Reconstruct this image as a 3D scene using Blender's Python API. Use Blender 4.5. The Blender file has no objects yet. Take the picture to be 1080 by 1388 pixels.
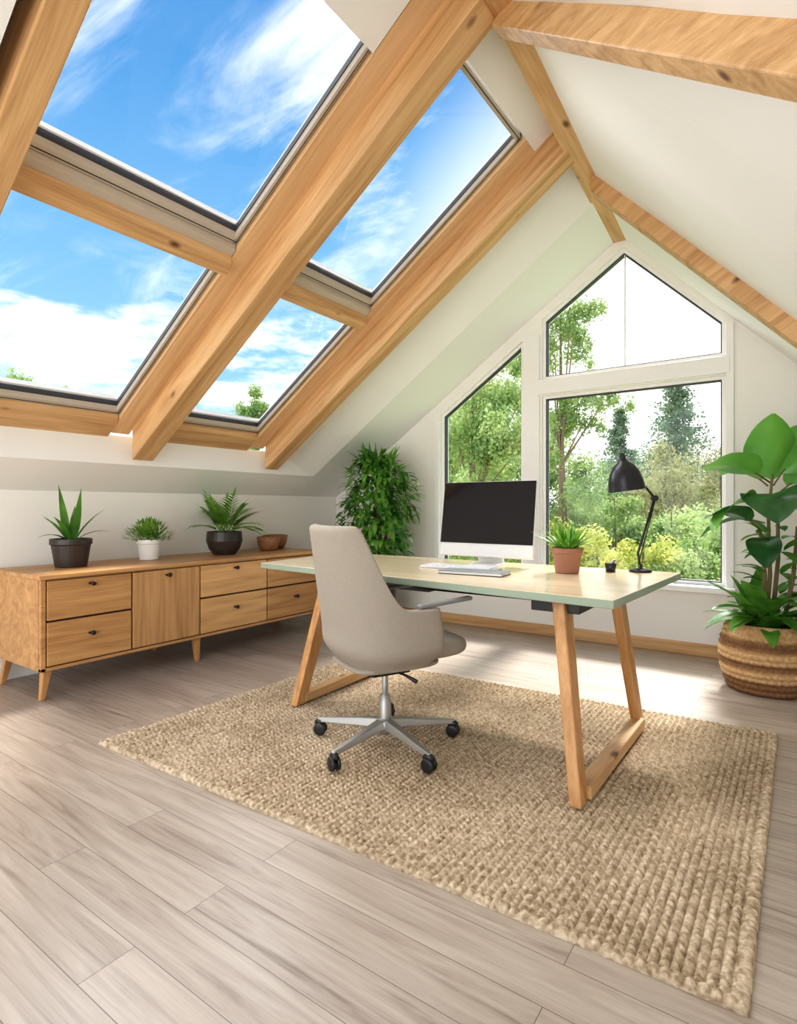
import bpy, math, random
import numpy as np
from mathutils import Vector, Matrix, Quaternion
random.seed(7); np.random.seed(7)
scn=bpy.context.scene
coll=scn.collection
rad=math.radians

# ------------------------------------------------------------ materials
def newmat(name):
    m=bpy.data.materials.new(name); m.use_nodes=True
    nt=m.node_tree; b=nt.nodes['Principled BSDF']
    return m,nt,b
def plain(name,col,rough=.5,metal=0,bump=0,bscale=200,spec=.5,var=0.04,coat=0):
    m,nt,b=newmat(name)
    b.inputs['Roughness'].default_value=rough; b.inputs['Metallic'].default_value=metal
    b.inputs['Specular IOR Level'].default_value=spec
    b.inputs['Coat Weight'].default_value=coat
    tc=nt.nodes.new('ShaderNodeTexCoord')
    n=nt.nodes.new('ShaderNodeTexNoise'); n.inputs['Scale'].default_value=bscale*.15 if bscale>20 else bscale; n.inputs['Detail'].default_value=4
    nt.links.new(tc.outputs['Object'],n.inputs['Vector'])
    mx=nt.nodes.new('ShaderNodeMix'); mx.data_type='RGBA'
    mx.inputs['A'].default_value=(*[c*(1-var) for c in col],1); mx.inputs['B'].default_value=(*[min(1,c*(1+var)) for c in col],1)
    nt.links.new(n.outputs['Fac'],mx.inputs['Factor']); nt.links.new(mx.outputs['Result'],b.inputs['Base Color'])
    if bump:
        n2=nt.nodes.new('ShaderNodeTexNoise'); n2.inputs['Scale'].default_value=bscale; n2.inputs['Detail'].default_value=3
        nt.links.new(tc.outputs['Object'],n2.inputs['Vector'])
        bp=nt.nodes.new('ShaderNodeBump'); bp.inputs['Strength'].default_value=bump; bp.inputs['Distance'].default_value=.002
        nt.links.new(n2.outputs['Fac'],bp.inputs['Height']); nt.links.new(bp.outputs['Normal'],b.inputs['Normal'])
    return m
def wood(name,c1,c2,axis='X',roty=0,rough=.45,knots=True,s=1.0):
    m,nt,b=newmat(name); b.inputs['Roughness'].default_value=rough
    tc=nt.nodes.new('ShaderNodeTexCoord')
    mr=nt.nodes.new('ShaderNodeMapping'); mr.inputs['Rotation'].default_value=(0,roty,0)
    nt.links.new(tc.outputs['Object'],mr.inputs['Vector'])
    mp=nt.nodes.new('ShaderNodeMapping')
    sc=[14*s,14*s,14*s]; sc['XYZ'.index(axis)]=.9*s
    mp.inputs['Scale'].default_value=sc
    nt.links.new(mr.outputs['Vector'],mp.inputs['Vector'])
    n=nt.nodes.new('ShaderNodeTexNoise'); n.inputs['Scale'].default_value=1.0; n.inputs['Detail'].default_value=6; n.inputs['Distortion'].default_value=1.2
    nt.links.new(mp.outputs['Vector'],n.inputs['Vector'])
    mp2=nt.nodes.new('ShaderNodeMapping'); sc2=[110*s]*3; sc2['XYZ'.index(axis)]=4*s; mp2.inputs['Scale'].default_value=sc2
    nt.links.new(mr.outputs['Vector'],mp2.inputs['Vector'])
    n2=nt.nodes.new('ShaderNodeTexNoise'); n2.inputs['Scale'].default_value=1; n2.inputs['Detail'].default_value=3
    nt.links.new(mp2.outputs['Vector'],n2.inputs['Vector'])
    mad=nt.nodes.new('ShaderNodeMath'); mad.operation='MULTIPLY_ADD'; mad.inputs[1].default_value=.35
    nt.links.new(n2.outputs['Fac'],mad.inputs[0]); nt.links.new(n.outputs['Fac'],mad.inputs[2])
    cr=nt.nodes.new('ShaderNodeValToRGB'); cr.color_ramp.elements[0].position=.45; cr.color_ramp.elements[1].position=.85
    cr.color_ramp.elements[0].color=(*c2,1); cr.color_ramp.elements[1].color=(*c1,1)
    nt.links.new(mad.outputs[0],cr.inputs['Fac'])
    out=cr.outputs['Color']
    if knots:
        v=nt.nodes.new('ShaderNodeTexVoronoi'); v.inputs['Scale'].default_value=2.6; v.inputs['Randomness'].default_value=1
        mp3=nt.nodes.new('ShaderNodeMapping'); sc3=[1.8]*3; sc3['XYZ'.index(axis)]=1.0; mp3.inputs['Scale'].default_value=sc3
        nt.links.new(mr.outputs['Vector'],mp3.inputs['Vector']); nt.links.new(mp3.outputs['Vector'],v.inputs['Vector'])
        r=nt.nodes.new('ShaderNodeMapRange'); r.inputs['From Min'].default_value=.04; r.inputs['From Max'].default_value=.12
        r.inputs['To Min'].default_value=1; r.inputs['To Max'].default_value=0
        nt.links.new(v.outputs['Distance'],r.inputs['Value'])
        mx=nt.nodes.new('ShaderNodeMix'); mx.data_type='RGBA'; mx.inputs['B'].default_value=(c2[0]*.3,c2[1]*.22,c2[2]*.2,1)
        nt.links.new(r.outputs['Result'],mx.inputs['Factor']); nt.links.new(out,mx.inputs['A']); out=mx.outputs['Result']
    nt.links.new(out,b.inputs['Base Color'])
    bp=nt.nodes.new('ShaderNodeBump'); bp.inputs['Strength'].default_value=.15; bp.inputs['Distance'].default_value=.002
    nt.links.new(n2.outputs['Fac'],bp.inputs['Height']); nt.links.new(bp.outputs['Normal'],b.inputs['Normal'])
    return m
def leafmat(name,c1,c2,rough=.4,trans=.25,scale=6,rnd=False):
    m,nt,b=newmat(name); b.inputs['Roughness'].default_value=rough
    tc=nt.nodes.new('ShaderNodeTexCoord')
    n=nt.nodes.new('ShaderNodeTexNoise'); n.inputs['Scale'].default_value=scale; n.inputs['Detail'].default_value=2
    nt.links.new(tc.outputs['Object'],n.inputs['Vector'])
    r=nt.nodes.new('ShaderNodeMapRange'); r.inputs['From Min'].default_value=.35; r.inputs['From Max'].default_value=.65
    nt.links.new(n.outputs['Fac'],r.inputs['Value'])
    mx=nt.nodes.new('ShaderNodeMix'); mx.data_type='RGBA'; mx.inputs['A'].default_value=(*c1,1); mx.inputs['B'].default_value=(*c2,1)
    nt.links.new(r.outputs['Result'],mx.inputs['Factor']); nt.links.new(mx.outputs['Result'],b.inputs['Base Color'])
    t=nt.nodes.new('ShaderNodeBsdfTranslucent'); nt.links.new(mx.outputs['Result'],t.inputs['Color'])
    ms=nt.nodes.new('ShaderNodeMixShader'); ms.inputs[0].default_value=trans
    nt.links.new(b.outputs[0],ms.inputs[1]); nt.links.new(t.outputs[0],ms.inputs[2])
    nt.links.new(ms.outputs[0],nt.nodes['Material Output'].inputs['Surface'])
    return m
def glassmat():
    m,nt,b=newmat('window_glass')
    nt.nodes.remove(b)
    t=nt.nodes.new('ShaderNodeBsdfTransparent'); t.inputs[0].default_value=(.98,.99,1,1)
    g=nt.nodes.new('ShaderNodeBsdfGlossy'); g.inputs['Roughness'].default_value=.01
    f=nt.nodes.new('ShaderNodeLayerWeight'); f.inputs[0].default_value=.5
    p=nt.nodes.new('ShaderNodeMath'); p.operation='POWER'; p.inputs[1].default_value=4; nt.links.new(f.outputs['Facing'],p.inputs[0])
    q=nt.nodes.new('ShaderNodeMath'); q.operation='MULTIPLY_ADD'; q.inputs[1].default_value=.4; q.inputs[2].default_value=.012; nt.links.new(p.outputs[0],q.inputs[0])
    ms=nt.nodes.new('ShaderNodeMixShader')
    nt.links.new(q.outputs[0],ms.inputs[0]); nt.links.new(t.outputs[0],ms.inputs[1]); nt.links.new(g.outputs[0],ms.inputs[2])
    nt.links.new(ms.outputs[0],nt.nodes['Material Output'].inputs['Surface'])
    return m
def floormat():
    m,nt,b=newmat('floor_planks')
    tc=nt.nodes.new('ShaderNodeTexCoord')
    br=nt.nodes.new('ShaderNodeTexBrick'); br.inputs['Scale'].default_value=1
    br.inputs['Brick Width'].default_value=1.45; br.inputs['Row Height'].default_value=.142
    br.inputs['Mortar Size'].default_value=.0010; br.inputs['Mortar Smooth'].default_value=.2
    br.inputs['Color1'].default_value=(0,0,0,1); br.inputs['Color2'].default_value=(1,1,1,1); br.inputs['Mortar'].default_value=(.5,.5,.5,1)
    br.offset=.37; br.offset_frequency=2
    mpb=nt.nodes.new('ShaderNodeMapping'); mpb.inputs['Location'].default_value=(-.07,.05,0)
    nt.links.new(tc.outputs['Object'],mpb.inputs['Vector']); nt.links.new(mpb.outputs['Vector'],br.inputs['Vector'])
    comb=nt.nodes.new('ShaderNodeVectorMath'); comb.operation='MULTIPLY_ADD'
    comb.inputs[1].default_value=(7,3,5)
    nt.links.new(br.outputs['Color'],comb.inputs[0]); nt.links.new(tc.outputs['Object'],comb.inputs[2])
    mp=nt.nodes.new('ShaderNodeMapping'); mp.inputs['Scale'].default_value=(1.2,17,1)
    nt.links.new(comb.outputs[0],mp.inputs['Vector'])
    n=nt.nodes.new('ShaderNodeTexNoise'); n.inputs['Scale'].default_value=1; n.inputs['Detail'].default_value=7; n.inputs['Distortion'].default_value=2.0; n.inputs['Roughness'].default_value=.58
    nt.links.new(mp.outputs['Vector'],n.inputs['Vector'])
    mp2=nt.nodes.new('ShaderNodeMapping'); mp2.inputs['Scale'].default_value=(5,170,1)
    nt.links.new(comb.outputs[0],mp2.inputs['Vector'])
    n2=nt.nodes.new('ShaderNodeTexNoise'); n2.inputs['Scale'].default_value=1; n2.inputs['Detail'].default_value=3
    nt.links.new(mp2.outputs['Vector'],n2.inputs['Vector'])
    a=nt.nodes.new('ShaderNodeMath'); a.operation='MULTIPLY_ADD'; a.inputs[1].default_value=.25
    nt.links.new(n2.outputs['Fac'],a.inputs[0]); nt.links.new(n.outputs['Fac'],a.inputs[2])
    sep=nt.nodes.new('ShaderNodeSeparateColor'); nt.links.new(br.outputs['Color'],sep.inputs[0])
    a2=nt.nodes.new('ShaderNodeMath'); a2.operation='MULTIPLY_ADD'; a2.inputs[1].default_value=.20
    nt.links.new(sep.outputs[0],a2.inputs[0]); nt.links.new(a.outputs[0],a2.inputs[2])
    cr=nt.nodes.new('ShaderNodeValToRGB'); e=cr.color_ramp.elements
    e[0].position=.42; e[0].color=(.19,.135,.10,1); e[1].position=.92; e[1].color=(.48,.405,.34,1)
    k=e.new(.62); k.color=(.36,.29,.235,1)
    nt.links.new(a2.outputs[0],cr.inputs['Fac'])
    mx=nt.nodes.new('ShaderNodeMix'); mx.data_type='RGBA'; mx.inputs['B'].default_value=(.11,.08,.06,1)
    nt.links.new(br.outputs['Fac'],mx.inputs['Factor']); nt.links.new(cr.outputs['Color'],mx.inputs['A'])
    nt.links.new(mx.outputs['Result'],b.inputs['Base Color'])
    b.inputs['Roughness'].default_value=.34; b.inputs['Specular IOR Level'].default_value=.5
    bp=nt.nodes.new('ShaderNodeBump'); bp.inputs['Strength'].default_value=.3; bp.inputs['Distance'].default_value=.001
    s2=nt.nodes.new('ShaderNodeMath'); s2.operation='MULTIPLY_ADD'; s2.inputs[1].default_value=-1.5
    nt.links.new(br.outputs['Fac'],s2.inputs[0]); nt.links.new(n2.outputs['Fac'],s2.inputs[2])
    nt.links.new(s2.outputs[0],bp.inputs['Height']); nt.links.new(bp.outputs['Normal'],b.inputs['Normal'])
    return m

SL=math.atan(.684)
OAK1=(.73,.47,.24); OAK2=(.47,.255,.105)
M=dict(
 white=plain('white_plaster',(.89,.88,.855),.85,bump=.1,bscale=60,var=.01),
 wallw=plain('warm_white_wall',(.89,.87,.83),.85,bump=.1,bscale=60,var=.01),
 frame=plain('white_window_frame',(.88,.88,.87),.4,var=.01),
 gasket=plain('dark_gasket',(.05,.05,.055),.5),
 greyframe=plain('taupe_window_sash',(.52,.45,.37),.45),
 rafter=wood('oak_rafter',OAK1,OAK2,'X',SL,.5),
 oakx=wood('oak_along_x',OAK1,OAK2,'X',0,.5),
 oaky=wood('oak_along_y',OAK1,OAK2,'Y',0,.5),
 oakl=wood('pale_oak_lining',(.78,.54,.31),(.58,.36,.18),'X',SL,.5,knots=False),
 cred_h=wood('cabinet_oak_horizontal',(.63,.355,.15),(.40,.195,.07),'Y',0,.42,knots=False,s=1.1),
 cred_v=wood('cabinet_oak_vertical',(.63,.365,.165),(.42,.215,.08),'Z',0,.42,knots=False,s=1.1),
 cred_l=wood('cabinet_oak_light',(.78,.47,.21),(.55,.30,.115),'Y',0,.42,knots=False,s=1.1),
 leg=wood('desk_leg_oak',(.64,.35,.145),(.37,.17,.055),'Z',0,.35,knots=False),
 floor=floormat(), glass=glassmat(),
 black=plain('black_plastic',(.02,.02,.022),.35), blackm=plain('black_metal',(.025,.025,.028),.3,metal=.3),
 alu=plain('brushed_aluminium',(.42,.41,.39),.42,metal=.7), silver=plain('silver_shell',(.80,.80,.80),.3,metal=.2),
 gap=plain('dark_gap',(.05,.025,.012),.8),
)

# ------------------------------------------------------------ mesh helpers
def mk(name,verts,faces,mat=None,parent=None,smooth=False,bevel=0,subsurf=0,solid=0,autos=None,mats=None,mi=None):
    me=bpy.data.meshes.new(name); me.from_pydata([tuple(v) for v in verts],[],faces); me.update()
    o=bpy.data.objects.new(name,me); coll.objects.link(o)
    for mm in (mats or [mat]):
        if mm: me.materials.append(mm)
    if mi is not None: me.polygons.foreach_set('material_index',mi)
    if smooth: me.polygons.foreach_set('use_smooth',[True]*len(me.polygons))
    if parent: o.parent=parent
    if solid:
        s=o.modifiers.new('sol','SOLIDIFY'); s.thickness=solid; s.offset=0
    if bevel:
        bv=o.modifiers.new('bev','BEVEL'); bv.width=bevel; bv.segments=2; bv.limit_method='ANGLE'; bv.angle_limit=rad(40)
    if subsurf:
        s=o.modifiers.new('sub','SUBSURF'); s.levels=subsurf; s.render_levels=subsurf
    return o
def root(name,loc=(0,0,0),rotz=0):
    e=bpy.data.objects.new(name,None); e.location=loc; e.rotation_euler=(0,0,rotz); e.empty_display_size=.1
    coll.objects.link(e); return e
BF=[(0,3,2,1),(4,5,6,7),(0,1,5,4),(1,2,6,5),(2,3,7,6),(3,0,4,7)]
def boxv(x0,x1,y0,y1,z0,z1):
    return [(x0,y0,z0),(x1,y0,z0),(x1,y1,z0),(x0,y1,z0),(x0,y0,z1),(x1,y0,z1),(x1,y1,z1),(x0,y1,z1)]
def box(name,x0,x1,y0,y1,z0,z1,mat,parent=None,bevel=0.003):
    return mk(name,boxv(x0,x1,y0,y1,z0,z1),BF,mat,parent,bevel=bevel)
def merge(parts):
    V=[];F=[]
    for v,f in parts:
        o=len(V); V+=list(v); F+=[tuple(i+o for i in ff) for ff in f]
    return V,F
def prism_dir(poly,a,b_,fn):
    n=len(poly); V=[fn(p,a) for p in poly]+[fn(p,b_) for p in poly]
    F=[tuple(range(n))[::-1],tuple(range(n,2*n))]+[(i,(i+1)%n,n+(i+1)%n,n+i) for i in range(n)]
    return V,F
def fix(o):
    import bmesh
    bm=bmesh.new(); bm.from_mesh(o.data); bmesh.ops.recalc_face_normals(bm,faces=bm.faces); bm.to_mesh(o.data); bm.free(); return o
def lathe(profile,seg=32,cx=0,cy=0,fn=None):
    V=[];F=[]
    for k,(r,z) in enumerate(profile):
        for i in range(seg):
            a=2*math.pi*i/seg; rr=r if fn is None else fn(r,z,a)
            V.append((cx+rr*math.cos(a),cy+rr*math.sin(a),z))
    for k in range(len(profile)-1):
        for i in range(seg):
            j=(i+1)%seg; F.append((k*seg+i,k*seg+j,(k+1)*seg+j,(k+1)*seg+i))
    return V,F
def tube(pts,r,seg=10,cap=True):
    pts=[Vector(p) for p in pts]; V=[];F=[]
    rs=r if isinstance(r,(list,tuple)) else [r]*len(pts)
    for k,p in enumerate(pts):
        d=(pts[min(k+1,len(pts)-1)]-pts[max(k-1,0)]).normalized()
        up=Vector((0,0,1)) if abs(d.z)<.95 else Vector((1,0,0))
        s=d.cross(up).normalized(); u=s.cross(d)
        for i in range(seg):
            a=2*math.pi*i/seg; q=p+(s*math.cos(a)+u*math.sin(a))*rs[k]; V.append(tuple(q))
    for k in range(len(pts)-1):
        for i in range(seg):
            j=(i+1)%seg; F.append((k*seg+i,k*seg+j,(k+1)*seg+j,(k+1)*seg+i))
    if cap:
        F.append(tuple(range(seg))[::-1]); F.append(tuple(range((len(pts)-1)*seg,len(pts)*seg)))
    return V,F
def taper(p0,w0,d0,p1,w1,d1):
    V=[]
    for p,w,d in ((p0,w0,d0),(p1,w1,d1)):
        V+=[(p[0]-w/2,p[1]-d/2,p[2]),(p[0]+w/2,p[1]-d/2,p[2]),(p[0]+w/2,p[1]+d/2,p[2]),(p[0]-w/2,p[1]+d/2,p[2])]
    return V,BF

# ------------------------------------------------------------ room shell
YB,YG=-1.6,4.8
XL,XR=-4.2,.85
def C(x): return 4.103+.684*x
def RX(y): return -1.165+.044*(4.8-y)      # ridge line in plan
def RZ(x,y):                                # right slope height
    xr=RX(y); zr=C(xr); return zr+(1.22-zr)*(x-xr)/(XR-xr)
def Rz(x): return RZ(x,4.8)
box('floor',XL-.15,XR+.15,YB,YG+.15,-.1,0,M['floor'],bevel=0)
box('wall_left',XL-.15,XL,YB,YG+.15,0,1.235,M['wallw'],bevel=0)
box('wall_right',XR,XR+.15,YB,YG+.15,0,1.22,M['wallw'],bevel=0)
SILL=.53
xz=lambda p,t:(p[0],t,p[1])
g=[]
def gp(poly): g.append(prism_dir(poly,YG,YG+.16,xz))
gp([(XL-.1,0),(XR+.1,0),(XR+.1,SILL),(XL-.1,SILL)])
gp([(XL-.1,SILL),(-2.86,SILL),(-2.86,C(-2.86)+.05),(XL-.1,C(XL-.1)+.05)])
gp([(-2.86,2.016),(-2.01,2.604),(-2.01,C(-2.01)+.05),(-2.86,C(-2.86)+.05)])
gp([(-2.01,SILL),(-1.83,SILL),(-1.83,C(-1.83)+.05),(-2.01,C(-2.01)+.05)])
gp([(-1.83,2.76),(-1.147,3.216),(-1.147,3.4),(-1.83,C(-1.83)+.05)])
gp([(-1.147,3.216),(-.432,2.50),(-.432,Rz(-.432)+.05),(-1.147,3.4)])
gp([(-1.83,2.09),(-.432,2.09),(-.432,2.235),(-1.83,2.235)])
gp([(-.432,SILL),(XR+.1,SILL),(XR+.1,Rz(XR+.1)+.05),(-.432,Rz(-.432)+.05)])
V,F=merge(g); fix(mk('wall_gable',V,F,M['wallw']))

def slope(x0,x1,sec,name=None,mat=None,parent=None,bevel=0,base=C):
    fn=lambda p,x:(x,p[0],base(x)+p[1])
    v=prism_dir(sec,x0,x1,fn)
    if name: return fix(mk(name,v[0],v[1],mat,parent,bevel=bevel))
    return v
def rect(y0,y1,o0,o1): return [(y0,o0),(y1,o0),(y1,o1),(y0,o1)]
XT=-.88
parts=[slope(XL-.15,XT,rect(YB,.78,0,.35)),
       slope(XL-.15,XT,rect(4.13,YG+.16,0,.35)),
       slope(XL-.15,XT,[(3.60,.21),(4.13,0),(4.13,.35),(3.60,.35)])]
parts.append(prism_dir([(XL-.15,C(XL-.15)),(-3.92,C(-3.92)),(-3.92,C(-3.92)+.2),(XL-.15,C(-3.92)+.2)],.78,4.13,xz))
V,F=merge(parts); fix(mk('ceiling_left',V,F,M['white']))
V=[];F=[];NY=10
for i in range(NY+1):
    y=YB+(YG+.16-YB)*i/NY; xr=RX(y); xe=XR+.15
    V+=[(xr,y,C(xr)),(xe,y,RZ(xe,y)),(xe,y,RZ(xe,y)+.35),(xr,y,C(xr)+.4)]
for i in range(NY):
    for e in range(4): F.append((i*4+e,i*4+(e+1)%4,i*4+4+(e+1)%4,i*4+4+e))
F+=[(0,1,2,3),(NY*4,NY*4+1,NY*4+2,NY*4+3)]
fix(mk('ceiling_right',V,F,M['white']))
S=lambda x:C(x)+.2
lin=[slope(-1.36,XT,rect(.78,2.08,0,.14),base=S),slope(-1.36,XT,rect(2.3,3.62,0,.14),base=S),slope(-1.36,XT,rect(2.08,2.3,.05,.14),base=S)]
for y0,y1 in ((.78,1.0),(2.08,2.50),(3.30,3.62)):
    lin.append(slope(-3.92,-1.36,rect(y0,y1,.05,.14),base=S))
for x0,x1 in ((-3.92,-3.76),(-2.66,-2.54)):
    lin.append(slope(x0,x1,rect(.78,3.62,.05,.14),base=S))
lin.append(slope(-1.60,-1.36,rect(.78,2.08,.0,.14),base=S))
V,F=merge(lin); fix(mk('ceiling_skylight_lining',V,F,M['white']))

cols=[(1.0,2.08,-1.585),(2.50,3.30,-1.385)]
k=0
for (ya,yb,xt) in cols:
    for (xa,xb) in ((-3.78,-2.66),(-2.56,xt)):
        k+=1
        r=root('window_%d'%k,(0,0,0))
        w=.03
        fr=[]
        for (x0,x1,y0,y1) in ((xa,xb,ya,ya+w),(xa,xb,yb-w,yb),(xa,xa+w,ya,yb),(xb-w,xb,ya,yb)):
            fr.append(slope(x0,x1,rect(y0,y1,.03,.11),base=S))
        V,F=merge(fr); fix(mk('sash',V,F,M['greyframe'],r,bevel=.004))
        fr=[]
        for (x0,x1,y0,y1) in ((xa+w,xb-w,ya+w,ya+w+.006),(xa+w,xb-w,yb-w-.006,yb-w),(xa+w,xa+w+.006,ya+w,yb-w),(xb-w-.006,xb-w,ya+w,yb-w),
                              (xa+.008,xb-.008,ya+.009,ya+.013),(xa+.008,xb-.008,yb-.013,yb-.009),(xa+.009,xa+.013,ya+.008,yb-.008),(xb-.013,xb-.009,ya+.008,yb-.008)):
            inner = (y1-y0<.0046) or (x1-x0<.0046)
            fr.append(slope(x0,x1,rect(y0,y1,.028 if inner else .062,.09),base=S))
        V,F=merge(fr); fix(mk('gasket',V,F,M['gasket'],r))
        slope(xa+w,xb-w,rect(ya+w,yb-w,.075,.08),'glass_pane',M['glass'],r,base=S)
ol=[slope(-1.36,-1.05,rect(2.085,2.22,0,.06),base=S)]
for (y0,y1) in ((.95,1.0),(2.085,2.22),(2.38,2.495),(3.305,3.46)):
    ol.append(slope(-3.9,-1.36,rect(y0,y1,.0,.06),base=S))
V,F=merge(ol); fix(mk('trim_1',V,F,M['oakl']))
ol=[]
for (y0,y1) in ((1.0,2.08),(2.50,3.30)):
    ol.append(slope(-3.92,-3.785,rect(y0,y1,-.015,.06),base=S))
    ol.append(slope(-2.655,-2.60,rect(y0,y1,-.06,.06),base=S))
V,F=merge(ol); fix(mk('trim_2',V,F,M['oaky'],bevel=.004))
ol=[]
for (y0,y1) in ((1.0,2.08),(2.50,3.30)):
    ol.append(slope(-2.60,-2.565,rect(y0,y1,-.0,.06),base=S))
V,F=merge(ol); fix(mk('trim_3',V,F,M['greyframe'],bevel=.004))
for y0,y1 in ((2.22,2.38),(3.45,3.60),(.84,.96)):
    slope(-3.86,-1.12,rect(y0,y1,-.01,.22),'rafter',M['rafter'],None,bevel=.006)
V=[]
for y in (YB,YG):
    xr=RX(y)
    V+=[(xr-.075,y,C(xr)-.04),(xr+.06,y,C(xr)-.04),(xr+.06,y,C(xr)+.2),(xr-.075,y,C(xr)+.2)]
fix(mk('ridge_beam',V,BF,M['oaky'],bevel=.006))
fn=lambda p,x:(x,p[0],RZ(x,p[0])+p[1])
V,F=prism_dir([(3.80,-.12),(3.92,-.12),(3.92,.02),(3.80,.02)],-1.12,XR,fn)
fix(mk('rafter',V,F,M['rafter'],bevel=.006))
def beam(name,a,b_,wid,hei,nrm,mat):
    a=Vector(a); b_=Vector(b_); d=(b_-a).normalized(); n=Vector(nrm).normalized(); s=d.cross(n).normalized(); V=[]
    for p in (a,b_):
        for i,j in ((-1,0),(1,0),(1,1),(-1,1)): V.append(p+s*wid/2*i+n*hei*j)
    return fix(mk(name,V,BF,mat,bevel=.006))
beam('diagonal_beam',(-1.06,2.42,RZ(-1.06,2.42)+.03),(.40,1.31,RZ(.40,1.31)+.03),.09,.12,(-1.1,0,-1),M['oakx'])

# gable windows
def offs(poly,w):
    n=len(poly); out=[]
    area=sum(poly[i][0]*poly[(i+1)%n][1]-poly[(i+1)%n][0]*poly[i][1] for i in range(n)); sg=1 if area>0 else -1
    L=[]
    for i in range(n):
        p=Vector(poly[i]); q=Vector(poly[(i+1)%n]); d=(q-p).normalized(); nn=Vector((-d.y,d.x))*sg
        L.append((p+nn*w,d))
    for i in range(n):
        p1,d1=L[i-1]; p2,d2=L[i]; den=d1.x*d2.y-d1.y*d2.x
        t=((p2.x-p1.x)*d2.y-(p2.y-p1.y)*d2.x)/den; out.append(tuple(p1+d1*t))
    return out
def frame(name,poly,w,y0,y1,mat,parent):
    inn=offs(poly,w); n=len(poly); V=[]; 
    for y in (y0,y1):
        V+=[(p[0],y,p[1]) for p in poly]+[(p[0],y,p[1]) for p in inn]
    F=[]
    for i in range(n):
        j=(i+1)%n
        F+=[(i,j,n+j,n+i),(2*n+i,2*n+j,3*n+j,3*n+i),(n+i,n+j,3*n+j,3*n+i),(i,j,2*n+j,2*n+i)]
    fix(mk(name,V,F,mat,parent)); return inn
gw=[[(-2.86,SILL),(-2.01,SILL),(-2.01,2.604),(-2.86,2.016)],
    [(-1.83,SILL),(-.432,SILL),(-.432,2.09),(-1.83,2.09)],
    [(-1.83,2.235),(-.432,2.235),(-.432,2.50),(-1.147,3.216),(-1.83,2.76)]]
for poly in gw:
    k+=1; r=root('window_%d'%k)
    inn=frame('frame',poly,.024,YG+.03,YG+.12,M['frame'],r)
    inn2=frame('gasket',inn,.009,YG+.045,YG+.09,M['gasket'],r)
    V,F=prism_dir(inn2,YG+.07,YG+.076,xz); fix(mk('glass_pane',V,F,M['glass'],r))
    if k==7: box('glazing_bar',-1.152,-1.144,YG+.05,YG+.08,2.26,3.18,M['frame'],r,bevel=0)
r=root('trim_4')
box('mullion_casing',-2.0,-1.845,YG-.025,YG,SILL,2.62,M['frame'],r)
box('transom_casing',-1.86,-.40,YG-.03,YG,2.10,2.225,M['frame'],r)
box('right_casing',-.425,-.375,YG-.025,YG,SILL,2.47,M['frame'],r)
box('left_casing',-2.915,-2.865,YG-.025,YG,SILL,1.98,M['frame'],r)
box('trim_5',-2.95,-.36,YG-.09,YG+.03,SILL-.045,SILL,M['frame'],bevel=.006)
box('baseboard_gable',XL,XR,YG-.022,YG,0,.095,M['oakx'],bevel=.004)
box('baseboard_left',XL,XL+.02,YB,YG-.022,0,.095,M['frame'],bevel=.004)

# ------------------------------------------------------------ rug
def rugmat():
    m,nt,b=newmat('jute_fibre'); b.inputs['Roughness'].default_value=.95; b.inputs['Specular IOR Level'].default_value=.1
    tc=nt.nodes.new('ShaderNodeTexCoord')
    n=nt.nodes.new('ShaderNodeTexNoise'); n.inputs['Scale'].default_value=55; n.inputs['Detail'].default_value=6
    nt.links.new(tc.outputs['Object'],n.inputs['Vector'])
    n3=nt.nodes.new('ShaderNodeTexNoise'); n3.inputs['Scale'].default_value=3; nt.links.new(tc.outputs['Object'],n3.inputs['Vector'])
    a=nt.nodes.new('ShaderNodeMath'); a.operation='MULTIPLY_ADD'; a.inputs[1].default_value=.3
    nt.links.new(n3.outputs['Fac'],a.inputs[0]); nt.links.new(n.outputs['Fac'],a.inputs[2])
    cr=nt.nodes.new('ShaderNodeValToRGB'); e=cr.color_ramp.elements
    e[0].position=.45; e[0].color=(.28,.195,.115,1); e[1].position=.82; e[1].color=(.70,.57,.42,1)
    nt.links.new(a.outputs[0],cr.inputs['Fac']); nt.links.new(cr.outputs['Color'],b.inputs['Base Color'])
    n2=nt.nodes.new('ShaderNodeTexNoise'); n2.inputs['Scale'].default_value=260; nt.links.new(tc.outputs['Object'],n2.inputs['Vector'])
    bp=nt.nodes.new('ShaderNodeBump'); bp.inputs['Strength'].default_value=.8; bp.inputs['Distance'].default_value=.003
    nt.links.new(n2.outputs['Fac'],bp.inputs['Height']); nt.links.new(bp.outputs['Normal'],b.inputs['Normal'])
    return m
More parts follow.
